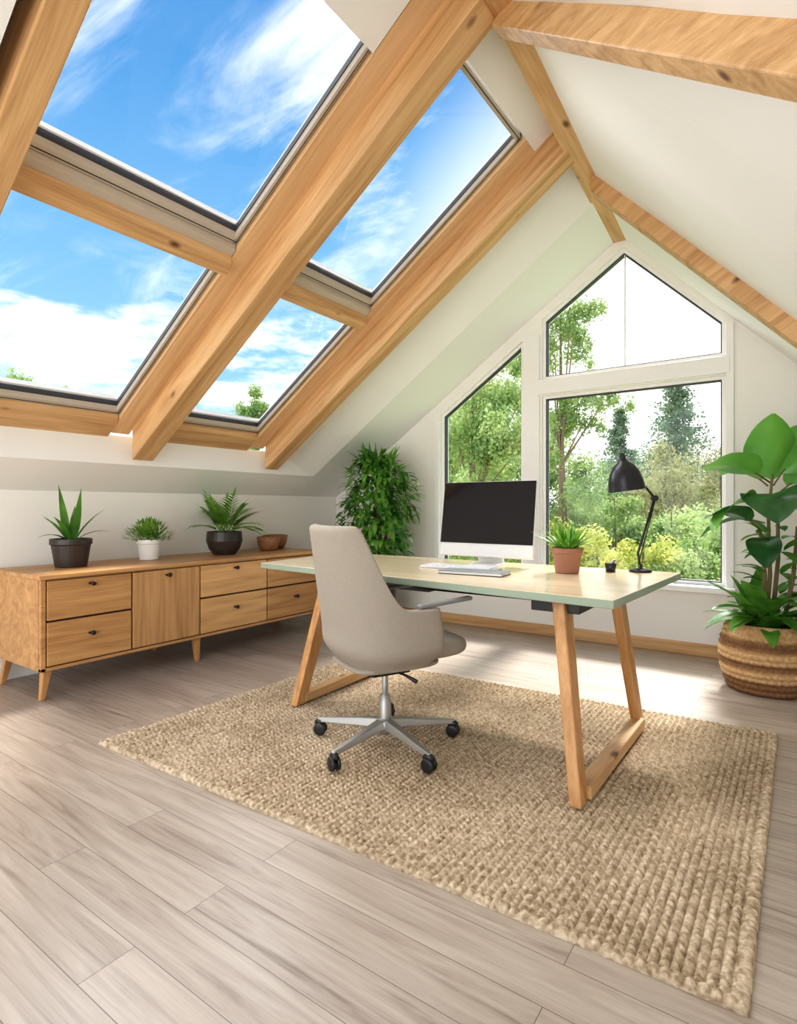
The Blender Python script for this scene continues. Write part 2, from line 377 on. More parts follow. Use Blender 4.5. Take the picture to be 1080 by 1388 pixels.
def build_rug():
    c=[np.array(q) for q in ((-2.70,1.385),(-.085,1.46),(-.075,3.34),(-2.69,3.22))]
    W,H=2.615,1.86; nx,ny=720,560
    u=np.linspace(0,1,nx+1); v=np.linspace(0,1,ny+1); U,Vv=np.meshgrid(u,v)
    P=((1-U)*(1-Vv))[...,None]*c[0]+(U*(1-Vv))[...,None]*c[1]+(U*Vv)[...,None]*c[2]+((1-U)*Vv)[...,None]*c[3]
    X=U*W; Y=Vv*H; p=.0255; Ls=.0225
    row=np.floor(X/p); fx=X/p-row-.5
    alt=np.where(row%2==0,1,-1)
    yy=Y/Ls+alt*fx*.6+ (row%2)*.5+.12*np.sin(row*2.3)+.1*np.sin(X*9+Y*5)
    h=np.clip(1-(2*fx)**2,0,1)**.6*(.32+.68*np.abs(np.sin(np.pi*yy))**.65)
    de=np.minimum(np.minimum(X,W-X),np.minimum(Y,H-Y)); B=.036
    along=np.where(np.minimum(X,W-X)<np.minimum(Y,H-Y),Y,X)
    hb=np.sqrt(np.clip(1-((de-B/2)/(B/2))**2,0,1))*(.4+.6*np.abs(np.sin(np.pi*along/.027))**.7)*1.15
    h=np.where(de<B,hb,h)
    Z=.004+.0155*h
    Z=np.where(de<1e-6,.0005,Z)
    verts=np.concatenate([P,Z[...,None]],-1).reshape(-1,3)
    idx=np.arange((nx+1)*(ny+1)).reshape(ny+1,nx+1)
    F=np.stack([idx[:-1,:-1],idx[:-1,1:],idx[1:,1:],idx[1:,:-1]],-1).reshape(-1,4)
    me=bpy.data.meshes.new('jute_rug'); me.from_pydata(verts.tolist(),[],F.tolist()); me.update()
    me.polygons.foreach_set('use_smooth',[True]*len(me.polygons))
    o=bpy.data.objects.new('jute_rug',me); coll.objects.link(o); me.materials.append(rugmat())
build_rug()
RT=.022

# ------------------------------------------------------------ sideboard
def sideboard():
    r=root('wooden_sideboard',(-3.54,1.49,0)); L=2.37
    top=.727
    box('carcass',-.63,-.02,0.0,L,.17,.70,M['cred_h'],r)
    box('top_panel',-.645,.012,-.012,L+.012,.70,top,M['cred_h'],r,.004)
    box('back_shadow_gap',-.021,-.016,.03,L-.03,.185,.69,M['gap'],r,0)
    box('side_stile_1',-.03,0.0,0,.028,.17,.70,M['cred_h'],r)
    box('side_stile_2',-.03,0.0,L-.03,L,.17,.70,M['cred_h'],r)
    box('bottom_rail',-.03,0.0,.0,L,.17,.19,M['cred_h'],r)
    mods=[(.034,.538,'d','cred_h'),(.550,1.053,'p','cred_v'),(1.066,1.689,'d','cred_l'),(1.701,2.335,'d','cred_h')]
    n=0
    for y0,y1,t,m in mods:
        cells=[(.198,.690)] if t=='p' else [(.198,.449),(.461,.690)]
        for z0,z1 in cells:
            n+=1
            box('front_%d'%n,-.018,.006,y0,y1,z0,z1,M[m],r,.003)
            yc=(y0+y1)/2; zc=z1-.035 if not(t=='d' and z0<.3) else (z0+z1)/2+.03
            V,F=lathe([(0.0001,.0),(.007,.0),(.007,.014),(.014,.018),(.015,.026),(.011,.030),(.0001,.031)],16)
            V=[(.006+z,yc+x,zc+y) for x,y,z in V]
            mk('knob_%d'%n,V,F,M['black'],r,smooth=True)
            V=boxv(.006,.018,yc-.022,yc+.022,zc-.006,zc+.006); mk('pull_%d'%n,V,BF,M['black'],r,bevel=.003)
    i=0
    for y in (.05,1.06,L-.06):
        for x in (-.05,-.56):
            i+=1
            s=-.03 if y<.5 else (.03 if y>2 else 0)
            v=taper((x,y,.17),.05,.05,(x+(.015 if x>-.3 else -.015),y+s,0),.028,.028)
            mk('leg_%d'%i,v[0],v[1],M['leg'],r,bevel=.005)
sideboard()

# ------------------------------------------------------------ desk
DT=.78
def beamv(a,b_,w,h):
    a=Vector(a); b_=Vector(b_); d=(b_-a).normalized(); s=d.cross(Vector((0,0,1))).normalized(); V=[]
    for p in (a,b_):
        for i,j in ((-1,-1),(1,-1),(1,1),(-1,1)): V.append(tuple(p+s*w/2*i+Vector((0,0,h/2*j))))
    return V,BF
def desk():
    r=root('office_desk',(0,0,0))
    q=[(-2.68,2.36),(-.545,2.14),(-.49,3.24),(-2.78,3.24)]
    mtop=wood('desk_top_veneer',(.78,.65,.46),(.68,.53,.34),'X',0,.16,knots=False,s=.8)
    V=[(x,y,DT-.034) for x,y in q]+[(x,y,DT) for x,y in q]
    edge=plain('sage_edge',(.33,.39,.31),.25,var=.03)
    mk('top',V,BF,None,r,bevel=.004,mats=[edge,mtop],mi=[0,1,0,0,0,0])
    L=[((-.78,2.27,.745),(-.66,2.10,RT),'leg_1'),((-.74,2.93,.745),(-.645,3.0,RT),'leg_2'),
       ((-2.20,2.47,.745),(-2.27,2.27,RT),'leg_3'),((-2.22,2.95,.745),(-2.29,3.02,RT),'leg_4')]
    for a,b_,n in L:
        v=taper(b_,.045,.075,a,.05,.105); mk(n,v[0],v[1],M['leg'],r,bevel=.006)
    v=beamv((-.655,2.14,.055),(-.642,2.99,.055),.06,.05); mk('foot_rail_1',v[0],v[1],M['oaky'],r,bevel=.005)
    v=beamv((-2.27,2.30,.055),(-2.29,3.0,.055),.06,.05); mk('foot_rail_2',v[0],v[1],M['oaky'],r,bevel=.005)
    box('rail_front',-2.15,-.80,2.52,2.56,.685,.745,M['blackm'],r)
    box('rail_back',-2.15,-.80,2.98,3.02,.685,.745,M['blackm'],r)
    box('bracket_1',-.90,-.70,2.24,2.98,.695,.745,M['blackm'],r)
    box('bracket_2',-2.27,-2.17,2.42,2.98,.70,.745,M['blackm'],r)
    box('drawer',-1.95,-1.62,2.60,2.95,.66,.745,M['blackm'],r)
desk()

# ------------------------------------------------------------ chair
def smooth(a,b_,x):
    t=min(1,max(0,(x-a)/(b_-a))); return t*t*(3-2*t)
def chair():
    r=root('office_chair',(-1.56,2.12,RT),rad(-26))
    fab=plain('chair_fabric',(.37,.325,.275),.95,bump=.5,bscale=500,var=.08,spec=.2)
    ns,nv=44,20; V=[];F=[]
    TM=rad(112)
    for j in range(nv+1):
        v=j/nv
        for i in range(ns+1):
            th=(i/ns*2-1)*TM; a=abs(math.degrees(th))
            Ht=1.02-(1.02-.665)*smooth(52,88,a)**.85
            z0=.395
            z=z0+(Ht-z0)*v**1.1
            base=.72+.28*smooth(0,.10,z-z0)
            A=(.272-.018*smooth(.65,1.0,z))*base
            B=(.245)*base
            sx=math.sin(th); cx=math.cos(th)
            x=A*math.copysign(abs(sx)**.66,sx)
            y=-B*math.copysign(abs(cx)**.75,cx)-max(0,z-.55)*.15
            if cx<0: y=y*1.25
            V.append((x,y,z))
    for j in range(nv):
        for i in range(ns):
            a0=j*(ns+1)+i; F.append((a0,a0+1,a0+ns+2,a0+ns+1))
    mk('back_shell',V,F,fab,r,smooth=True,solid=.042,subsurf=1)
    def cushion(n,cx,cy,cz,a,b_,c,mat,e=.45,ez=.6):
        V=[];F=[]; nu,nw=32,12
        for j in range(nw+1):
            ph=-math.pi/2+math.pi*j/nw; cp=max(0,math.cos(ph))**ez; sp=math.copysign(abs(math.sin(ph))**ez,math.sin(ph))
            for i in range(nu):
                t=2*math.pi*i/nu; ct=math.cos(t); st=math.sin(t)
                V.append((cx+a*cp*math.copysign(abs(ct)**e,ct),cy+b_*cp*math.copysign(abs(st)**e,st),cz+c*sp))
        for j in range(nw):
            for i in range(nu):
                k2=(i+1)%nu; F.append((j*nu+i,j*nu+k2,(j+1)*nu+k2,(j+1)*nu+i))
        mk(n,V,F,mat,r,smooth=True,subsurf=1)
    cushion('seat_cushion',0,.07,.455,.215,.30,.052,fab)
    cushion('seat_pan',0,.0,.395,.19,.22,.022,fab)
    box('tilt_mechanism',-.07,.07,-.10,.10,.335,.38,M['black'],r,.01)
    V,F=tube([(.05,.0,.36),(.14,.03,.35),(.20,.05,.335)],[.006,.006,.010],8); mk('lever',V,F,M['black'],r,smooth=True)
    V,F=tube([(-.05,-.06,.36),(-.14,-.10,.35),(-.17,-.12,.345)],[.006,.006,.010],8); mk('lever_2',V,F,M['black'],r,smooth=True)
    for s,n in ((1,'arm_rest_1'),(-1,'arm_rest_2')):
        V,F=merge([beamv((s*.262,.02,.672),(s*.255,.30,.690),.035,.018)]); mk(n,V,F,plain('arm_grey',(.22,.22,.22),.4),r,bevel=.007)
    V,F=lathe([(.028,.10),(.028,.20),(.024,.205),(.024,.23),(.014,.235),(.014,.35)],20); mk('gas_column',V,F,M['alu'],r,smooth=True)
    V,F=lathe([(.0001,.055),(.03,.055),(.045,.07),(.045,.115),(.03,.125),(.0001,.125)],24); mk('hub',V,F,M['alu'],r,smooth=True)
    n=0
    for kk in range(5):
        n+=1
        a=rad(-93+26+72*kk); c,s=math.cos(a),math.sin(a)
        R=.335
        def T(x,y,z): return (x*c-y*s,x*s+y*c,z)
        prof=[(.03,.028,.082,.122),(.12,.024,.078,.112),(.24,.018,.070,.095),(R+.01,.013,.062,.082)]
        V=[]
        for x,w,z0,z1 in prof: V+=[T(x,-w,z0),T(x,w,z0),T(x,w*.7,z1),T(x,-w*.7,z1)]
        F=[(0,1,2,3)[::-1],(12,13,14,15)]
        for q in range(3):
            for e in range(4): F.append((q*4+e,q*4+(e+1)%4,q*4+4+(e+1)%4,q*4+4+e))
        fix(mk('base_arm_%d'%n,V,F,M['alu'],r,bevel=.004))
        sw=a+rad([70,20,-40,85,10][kk]); c2,s2=math.cos(sw),math.sin(sw); parts=[]
        for off in (-.021,.006):
            w=[(.0001,off),(.022,off),(.030,off+.003),(.030,off+.013),(.022,off+.016),(.0001,off+.016)]
            v,f=lathe(w,20)
            v=[(R*c+ (x*c2 - z*s2), R*s+(x*s2+z*c2), .030+y) for x,y,z in v]
            parts.append((v,f))
        parts.append(tube([(R*c,R*s,.035),(R*c,R*s,.066)],.010,10))
        v,f=tube([(R*c+q*c2,R*s+q*s2,.052+.012*math.cos(q*60)) for q in (-.022,-.01,0,.01,.022)],[.012,.016,.017,.016,.012],10); parts.append((v,f))
        V,F=merge(parts); mk('caster_%d'%n,V,F,M['black'],r,smooth=True)
chair()

# ------------------------------------------------------------ computer
def monitor():
    r=root('desktop_computer',(-1.50,3.02,DT))
    ti=rad(9)
    def T(x,y,z): return (x, y*math.cos(ti)+z*math.sin(ti), .045+z*math.cos(ti)-y*math.sin(ti))
    W=.30
    def tb(n,x0,x1,y0,y1,z0,z1,m,bev=.003): mk(n,[T(*p) for p in boxv(x0,x1,y0,y1,z0,z1)],BF,m,r,bevel=bev)
    tb('body',-W,W,-.012,.012,0,.45,M['silver'],.006)
    scr=plain('screen_glass',(.012,.010,.012),.06,spec=.35,var=.1)
    tb('screen',-W+.003,W-.003,-.016,-.0115,.078,.447,scr,.001)
    V,F=lathe([(.24,0),(.20,.018),(.12,.035),(.0001,.042)],24)
    mk('back_shell',[T(x*1.1,.012+z,.23+y*.8) for x,y,z in V],F,M['silver'],r,smooth=True)
    V=[(-.09,-.09,0),(.09,-.09,0),(.09,.10,0),(-.09,.10,0),(-.09,-.09,.006),(.09,-.09,.006),(.09,.10,.008),(-.09,.10,.008)]
    mk('stand_foot',V,BF,M['silver'],r,bevel=.002)
    V=[(-.085,.085,0),(.085,.085,0),(.085,.10,0),(-.085,.10,0),(-.07,.045,.20),(.07,.045,.20),(.07,.06,.20),(-.07,.06,.20)]
    mk('stand_neck',V,BF,M['silver'],r,bevel=.002)
monitor()
def keyboard():
    r=root('keyboard',(-1.52,2.76,DT),rad(2))
    box('tray',-.22,.22,-.07,.07,0,.012,M['silver'],r,.004)
    parts=[]
    for j in range(5):
        for i in range(14):
            x=-.205+i*.0293; y=-.058+j*.0235; parts.append((boxv(x,x+.025,y,y+.019,.012,.017),BF))
    V,F=merge(parts); mk('keys',V,F,plain('white_keys',(.85,.85,.86),.5),r)
    r=root('notebook',(-1.34,2.58,DT),rad(6))
    box('cover',-.17,.17,-.07,.07,0,.004,plain('grey_cover',(.10,.11,.13),.5),r,.002)
    box('pages',-.165,.167,-.067,.067,.004,.014,plain('paper',(.86,.86,.84),.8),r,.001)
    box('cover_top',-.17,.17,-.07,.07,.014,.018,plain('dark_cover',(.30,.33,.36),.35),r,.001)
keyboard()
def lamp():
    r=root('desk_lamp',(-.67,3.16,DT),rad(35))
    V,F=lathe([(.0001,0),(.055,0),(.057,.006),(.05,.014),(.012,.02),(.010,.04),(.0001,.042)],28); mk('base',V,F,M['blackm'],r,smooth=True)
    V,F=merge([tube([(0,0,.02),(-.012,0,.10),(.075,0,.385)],.006,10),tube([(-.004,0.008,.05),(.08,0.008,.37)],.003,8)]); mk('lower_arm',V,F,M['blackm'],r,smooth=True)
    V,F=tube([(.075,-.012,.385),(.075,.014,.385)],.016,14); mk('elbow_joint',V,F,M['blackm'],r)
    V,F=tube([(.075,0,.385),(.03,0,.44),(-.03,0,.50)],.006,10); mk('upper_arm',V,F,M['blackm'],r,smooth=True)
    prof=[(.016,.185),(.018,.165),(.03,.15),(.055,.13),(.075,.095),(.087,.05),(.092,.005),(.094,0),(.090,.0),(.085,.05),(.072,.09),(.05,.125),(.0001,.14)]
    V,F=lathe(prof,36)
    ta=rad(8)
    tr=lambda L:[(-.070+x*math.cos(ta)-z*math.sin(ta),y,.425+z*math.cos(ta)+x*math.sin(ta)) for x,y,z in L]
    mk('shade',tr(V),F,M['blackm'],r,smooth=True)
    V,F=lathe([(.0001,.20),(.010,.198),(.014,.19),(.014,.18),(.016,.18)],20)
    mk('finial',tr(V),F,M['blackm'],r,smooth=True)
    r=root('pen_cup',(-.80,3.08,DT))
    V,F=lathe([(.0001,0),(.024,0),(.026,.02),(.030,.045),(.026,.045),(.02,.02),(.0001,.008)],20); mk('cup',V,F,M['black'],r,smooth=True)
    V,F=tube([(-.01,0,.03),(.02,.01,.062)],.008,8); mk('cap',V,F,M['alu'],r,smooth=True)
lamp()

# ------------------------------------------------------------ foliage helpers
def wprof(sh,t):
    if sh=='ovate': return max(0.02,math.sin(math.pi*min(1,t**.85)))**.7
    if sh=='blade': return min(1,.45+t*3)*(1-t**3)+.01
    return max(.02,math.sin(math.pi*t**.7))
def leaf(L,base,d,length,width,droop=.5,sh='lance',n=6,fold=.2,across=(-1,0,1),roll=0,wave=0):
    V,F=L; base=Vector(base); d=Vector(d).normalized()
    up=Vector((0,0,1)) if abs(d.z)<.98 else Vector((1,0,0))
    side=d.cross(up).normalized()
    if roll: side=Quaternion(d,roll)@side
    p=base.copy(); o=len(V); m=len(across)
    for i in range(n+1):
        t=i/n; nn=side.cross(d).normalized(); w=width/2*wprof(sh,t)
        for a in across: V.append(tuple(p+side*a*w+nn*(abs(a)*w*fold+wave*math.sin(t*14+a*2)*a*a*w)))
        p=p+d*(length/n); d=(d+Vector((0,0,-droop/n))).normalized()
        side=(side-d*side.dot(d)).normalized()
    for i in range(n):
        for a in range(m-1):
            q=o+i*m+a; F.append((q,q+1,q+m+1,q+m))
def frond(L,base,d,length,droop,n=12,ll=.09,lw=.012):
    p=Vector(base); d=Vector(d).normalized(); pts=[p.copy()]
    for i in range(n):
        p=p+d*(length/n); d=(d+Vector((0,0,-droop/n))).normalized(); pts.append(p.copy())
        if i>=2:
            side=d.cross(Vector((0,0,1))).normalized(); f=math.sin(math.pi*min(.95,(i/n)*.8+.15))
            for s in (-1,1): leaf(L,p,d*.7+side*s+Vector((0,0,.15)),ll*f,lw,.5,'lance',3,.1)
    leaf(L,p,d,ll*.8,lw,.4,'lance',3,.1)
    v,f=tube(pts,.0025,5); o=len(L[0]); L[0].extend(v); L[1].extend([tuple(i+o for i in ff) for ff in f])
def sph(azi,el): return Vector((math.cos(el)*math.cos(azi),math.cos(el)*math.sin(azi),math.sin(el)))
soil=plain('soil',(.05,.03,.02),.95,bump=.8,bscale=80)
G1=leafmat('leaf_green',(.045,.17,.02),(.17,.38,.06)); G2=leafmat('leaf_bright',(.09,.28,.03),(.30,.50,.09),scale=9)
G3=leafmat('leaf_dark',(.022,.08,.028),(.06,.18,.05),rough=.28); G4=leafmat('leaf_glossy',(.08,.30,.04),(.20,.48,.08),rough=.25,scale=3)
darkpot=plain('dark_ceramic',(.045,.033,.030),.4); whitepot=plain('white_ceramic',(.85,.84,.82),.3); terra=plain('terracotta',(.34,.16,.10),.7)
def pot(r,R,H,mat,round_=False,lip=.01):
    if round_: prof=[(.0001,0),(R*.6,0),(R*.85,H*.25),(R,H*.6),(R*.96,H),(R*.88,H),(R*.88,H*.85),(.0001,H*.84)]
    else: prof=[(.0001,0),(R*.72,0),(R*.76,H*.04),(R*.93,H*.78),(R,H*.8),(R,H),(R*.9,H),(R*.88,H*.86),(.0001,H*.85)]
    V,F=lathe(prof,36); mk('pot',V,F,mat,r,smooth=False,bevel=.003)
    V,F=lathe([(R*.885,H*.87),(R*.5,H*.9),(.0001,H*.9)],24); mk('soil',V,F,soil,r,smooth=True)
def clampx(V,lim): return [(max(v[0],lim+.004*math.sin(i)),v[1],v[2]) for i,v in enumerate(V)]
TOPZ=.727
rnd=random.Random(3)
r=root('potted_dracaena',(-3.91,1.83,TOPZ)); pot(r,.125,.185,darkpot)
L=([],[])
for a,e,l,w,dr in ((0.3,80,.36,.05,.1),(2.5,72,.26,.045,.4),(3.6,55,.26,.04,.8),(4.6,82,.38,.05,.1),(5.4,55,.27,.04,.8),(1.4,60,.29,.045,.7),(2.9,40,.22,.035,1.1),(.9,42,.24,.035,1.1),(5.0,38,.24,.035,1.2),(4.1,60,.24,.04,.6)):
    leaf(L,(.02*math.cos(a),.02*math.sin(a),.16),sph(a,rad(e)),l,w,dr,'lance',8,.25)
mk('foliage',clampx(L[0],-.27),L[1],G1,r,smooth=True)
r=root('potted_shrub',(-3.96,2.41,TOPZ)); pot(r,.088,.15,whitepot)
L=([],[])
for i in range(600):
    d=sph(rnd.uniform(0,6.28),rad(rnd.uniform(-5,90))); q=Vector((0,0,.15))+Vector((d.x*.16,d.y*.16,d.z*.13))*rnd.uniform(.3,1)
    leaf(L,q,d+Vector((0,0,.4))+Vector([rnd.uniform(-.4,.4) for _ in range(3)]),rnd.uniform(.03,.06),.018,.3,'lance',3,.15)
mk('foliage',clampx(L[0],-.22),L[1],G2,r,smooth=True)
r=root('potted_palm',(-3.88,3.03,TOPZ)); pot(r,.145,.19,darkpot,True)
L=([],[])
for i in range(26):
    a=i*2.4; e=rnd.uniform(35,80); frond(L,(.03*math.cos(a),.03*math.sin(a),.17),sph(a,rad(e)),rnd.uniform(.25,.34),rnd.uniform(.6,1.2),12,.12,.024)
mk('foliage',clampx(L[0],-.29),L[1],leafmat('palm_leaf',(.12,.33,.04),(.34,.56,.11),scale=9),r,smooth=True)
bowlw=wood('bowl_wood',(.40,.20,.10),(.22,.10,.05),'X',0,.5,knots=False)
for (x,y,R,H) in ((-3.90,3.53,.105,.125),(-4.02,3.72,.115,.13)):
    r=root('wooden_bowl',(x,y,TOPZ))
    V,F=lathe([(.0001,0),(R*.6,0),(R*.8,H*.2),(R*.95,H*.6),(R,H),(R*.93,H),(R*.85,H*.5),(R*.6,H*.2),(.0001,H*.12)],36); mk('bowl',V,F,bowlw,r,smooth=True)
r=root('potted_grass_plant',(-.97,2.90,DT)); pot(r,.078,.13,terra)
L=([],[])
for i in range(110):
    a=rnd.uniform(0,6.28); e=rnd.uniform(25,88); leaf(L,(.035*math.cos(a),.035*math.sin(a),.115),sph(a,rad(e)),rnd.uniform(.11,.19),.016,rnd.uniform(.3,1),'lance',5,.2)
mk('foliage',L[0],L[1],G2,r,smooth=True)
# corner plant
r=root('tall_potted_ficus',(-3.25,4.30,0)); pot(r,.19,.48,darkpot)
V,F=merge([tube([(0,0,.4),(.02,.01,.8),(-.02,0,1.2),(0,0,1.5)],[.02,.018,.014,.006],8),tube([(.03,0,.4),(.08,.03,.9),(.12,.0,1.3)],[.015,.012,.005],8)])
mk('stem',V,F,plain('bark',(.16,.10,.06),.9),r,smooth=True)
L=([],[])
for i in range(1500):
    zt=rnd.random()
    z=.52+1.10*zt; R=.32*(math.sin(math.pi*(.12+.83*zt**1.1))**.6)
    a=rnd.uniform(0,6.28); q=rnd.uniform(.25,1)**.5
    bump=1+.28*math.sin(3*a+zt*9)
    pos=Vector((math.cos(a)*R*q*bump,math.sin(a)*R*q*bump*.9,z))
    leaf(L,pos,Vector((math.cos(a),math.sin(a),rnd.uniform(-.8,.7)))+Vector([rnd.uniform(-.6,.6) for _ in range(3)]),rnd.uniform(.09,.16),.045,1.0,'lance',4,.15)
for i in range(18):
    a=rnd.uniform(0,6.28); leaf(L,(.13*math.cos(a),.13*math.sin(a),1.5),sph(a,rad(rnd.uniform(45,85))),.23,.05,.5,'lance',5,.15)
Lv=[(v[0],min(v[1],.47+.004*math.sin(i)),v[2]) for i,v in enumerate(L[0])]
mk('foliage',Lv,L[1],leafmat('ficus_leaf',(.05,.20,.02),(.24,.50,.09),scale=7),r,smooth=True)

# basket plant
def basketmat():
    m,nt,b=newmat('seagrass_weave'); b.inputs['Roughness'].default_value=.85
    tc=nt.nodes.new('ShaderNodeTexCoord'); sp=nt.nodes.new('ShaderNodeSeparateXYZ'); nt.links.new(tc.outputs['Object'],sp.inputs[0])
    cr=nt.nodes.new('ShaderNodeValToRGB')
    mr=nt.nodes.new('ShaderNodeMapRange'); mr.inputs['From Max'].default_value=.42; nt.links.new(sp.outputs['Z'],mr.inputs['Value'])
    e=cr.color_ramp.elements; A=(.56,.36,.18,1); B=(.23,.115,.05,1)
    e[0].position=0; e[0].color=B; e[1].position=1; e[1].color=A
    for p_,c_ in ((.2,B),(.24,A),(.36,A),(.40,B),(.46,B),(.5,A),(.62,A),(.66,B),(.76,B),(.8,A)):
        k_=e.new(p_); k_.color=c_
    nt.links.new(mr.outputs['Result'],cr.inputs['Fac'])
    n=nt.nodes.new('ShaderNodeTexNoise'); n.inputs['Scale'].default_value=60; nt.links.new(tc.outputs['Object'],n.inputs['Vector'])
    mx=nt.nodes.new('ShaderNodeMix'); mx.data_type='RGBA'; mx.blend_type='OVERLAY'; mx.inputs['Factor'].default_value=.6
    mb=nt.nodes.new('ShaderNodeRGBToBW'); nt.links.new(n.outputs['Color'],mb.inputs[0])
    nt.links.new(cr.outputs['Color'],mx.inputs['A']); nt.links.new(mb.outputs[0],mx.inputs['B'])
    nt.links.new(mx.outputs['Result'],b.inputs['Base Color']); return m
r=root('rubber_plant_in_basket',(-.16,4.16,0),rad(35))
H=.40; prof=[]
nr=11
for i in range(nr*6+1):
    z=H*i/(nr*6)
    Rr=.185+.055*math.sin(math.pi*min(1,z/H*.85+.05)); Rr+=.012*abs(math.sin(math.pi*i/6)); prof.append((Rr,z+.001))
prof=[(.0001,.001)]+prof+[(.20,H+.012),(.185,H),(.18,H*.8)]
V,F=lathe(prof,160,fn=lambda R,z,a: R*(1+.022*math.sin(a*40+ (int(z/H*nr)%2)*math.pi)) if R>.1 else R)
mk('basket',V,F,basketmat(),r,smooth=True)
V,F=lathe([(.185,.34),(.1,.36),(.0001,.36)],24); mk('soil',V,F,soil,r,smooth=True)
stems=[[(0,0,.34),(.03,0,.7),(.02,0,1.05),(.05,0,1.38)],[(.05,.02,.34),(.10,.03,.8),(.09,.02,1.15)],[(-.04,0,.34),(-.02,-.03,.7),(-.05,-.03,.98)],[(.08,-.03,.34),(.16,-.02,.7),(.2,0,1.0)]]
AC=(-1,-.75,-.5,-.25,0,.25,.5,.75,1)
LB=([],[]); LD=([],[]); pet=[]
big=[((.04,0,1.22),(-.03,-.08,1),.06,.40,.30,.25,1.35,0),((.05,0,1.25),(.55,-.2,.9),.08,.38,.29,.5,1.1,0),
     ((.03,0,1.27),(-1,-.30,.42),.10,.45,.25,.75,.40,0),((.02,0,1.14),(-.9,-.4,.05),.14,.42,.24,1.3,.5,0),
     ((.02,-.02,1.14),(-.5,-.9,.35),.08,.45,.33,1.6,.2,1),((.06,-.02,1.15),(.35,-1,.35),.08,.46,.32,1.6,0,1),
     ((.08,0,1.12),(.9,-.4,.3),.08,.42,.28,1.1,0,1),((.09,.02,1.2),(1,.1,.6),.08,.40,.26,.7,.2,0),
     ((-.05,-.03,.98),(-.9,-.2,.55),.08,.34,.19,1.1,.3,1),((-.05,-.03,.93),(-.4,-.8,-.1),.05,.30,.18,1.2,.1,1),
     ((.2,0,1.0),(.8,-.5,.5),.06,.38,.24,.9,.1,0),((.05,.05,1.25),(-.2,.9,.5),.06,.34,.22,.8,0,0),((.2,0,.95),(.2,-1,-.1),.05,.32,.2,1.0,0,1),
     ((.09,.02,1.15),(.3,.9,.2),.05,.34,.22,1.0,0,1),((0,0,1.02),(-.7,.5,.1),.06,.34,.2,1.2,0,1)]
for b0,d0,pl,l,w,dr,ro,dk in big:
    d0=Vector(d0).normalized(); b1=Vector(b0)+d0*pl+Vector((0,0,.01))
    pet.append(tube([b0,tuple(b1),tuple(b1+d0*.03)],.005,6))
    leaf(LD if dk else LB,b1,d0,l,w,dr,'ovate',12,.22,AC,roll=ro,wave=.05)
V,F=merge([tube(s,[.014,.012,.010,.007][:len(s)],8) for s in stems]+pet); mk('stem',V,F,plain('stem_bark',(.20,.15,.07),.85),r,smooth=True)
LS=([],[])
for i in range(54):
    a=rnd.uniform(0,6.28); e=rnd.uniform(5,75); rr=.08
    leaf(LS,(rr*math.cos(a),rr*math.sin(a),.36+rnd.uniform(0,.14)),sph(a,rad(e)),rnd.uniform(.20,.33),.095,rnd.uniform(.6,1.3),'ovate',7,.25,(-1,-.5,0,.5,1))
for i in range(40):
    a=rnd.uniform(0,6.28); z=rnd.uniform(.5,1.0)
    leaf(LS,(.06+.06*math.cos(a),.05*math.sin(a),z),sph(a,rad(rnd.uniform(-10,50))),rnd.uniform(.12,.2),.065,.8,'ovate',6,.2,(-1,0,1))
mk('leaves_bright',LB[0],LB[1],G4,r,smooth=True); mk('leaves_dark',LD[0],LD[1],G3,r,smooth=True); mk('under_leaves',LS[0],LS[1],G1,r,smooth=True)

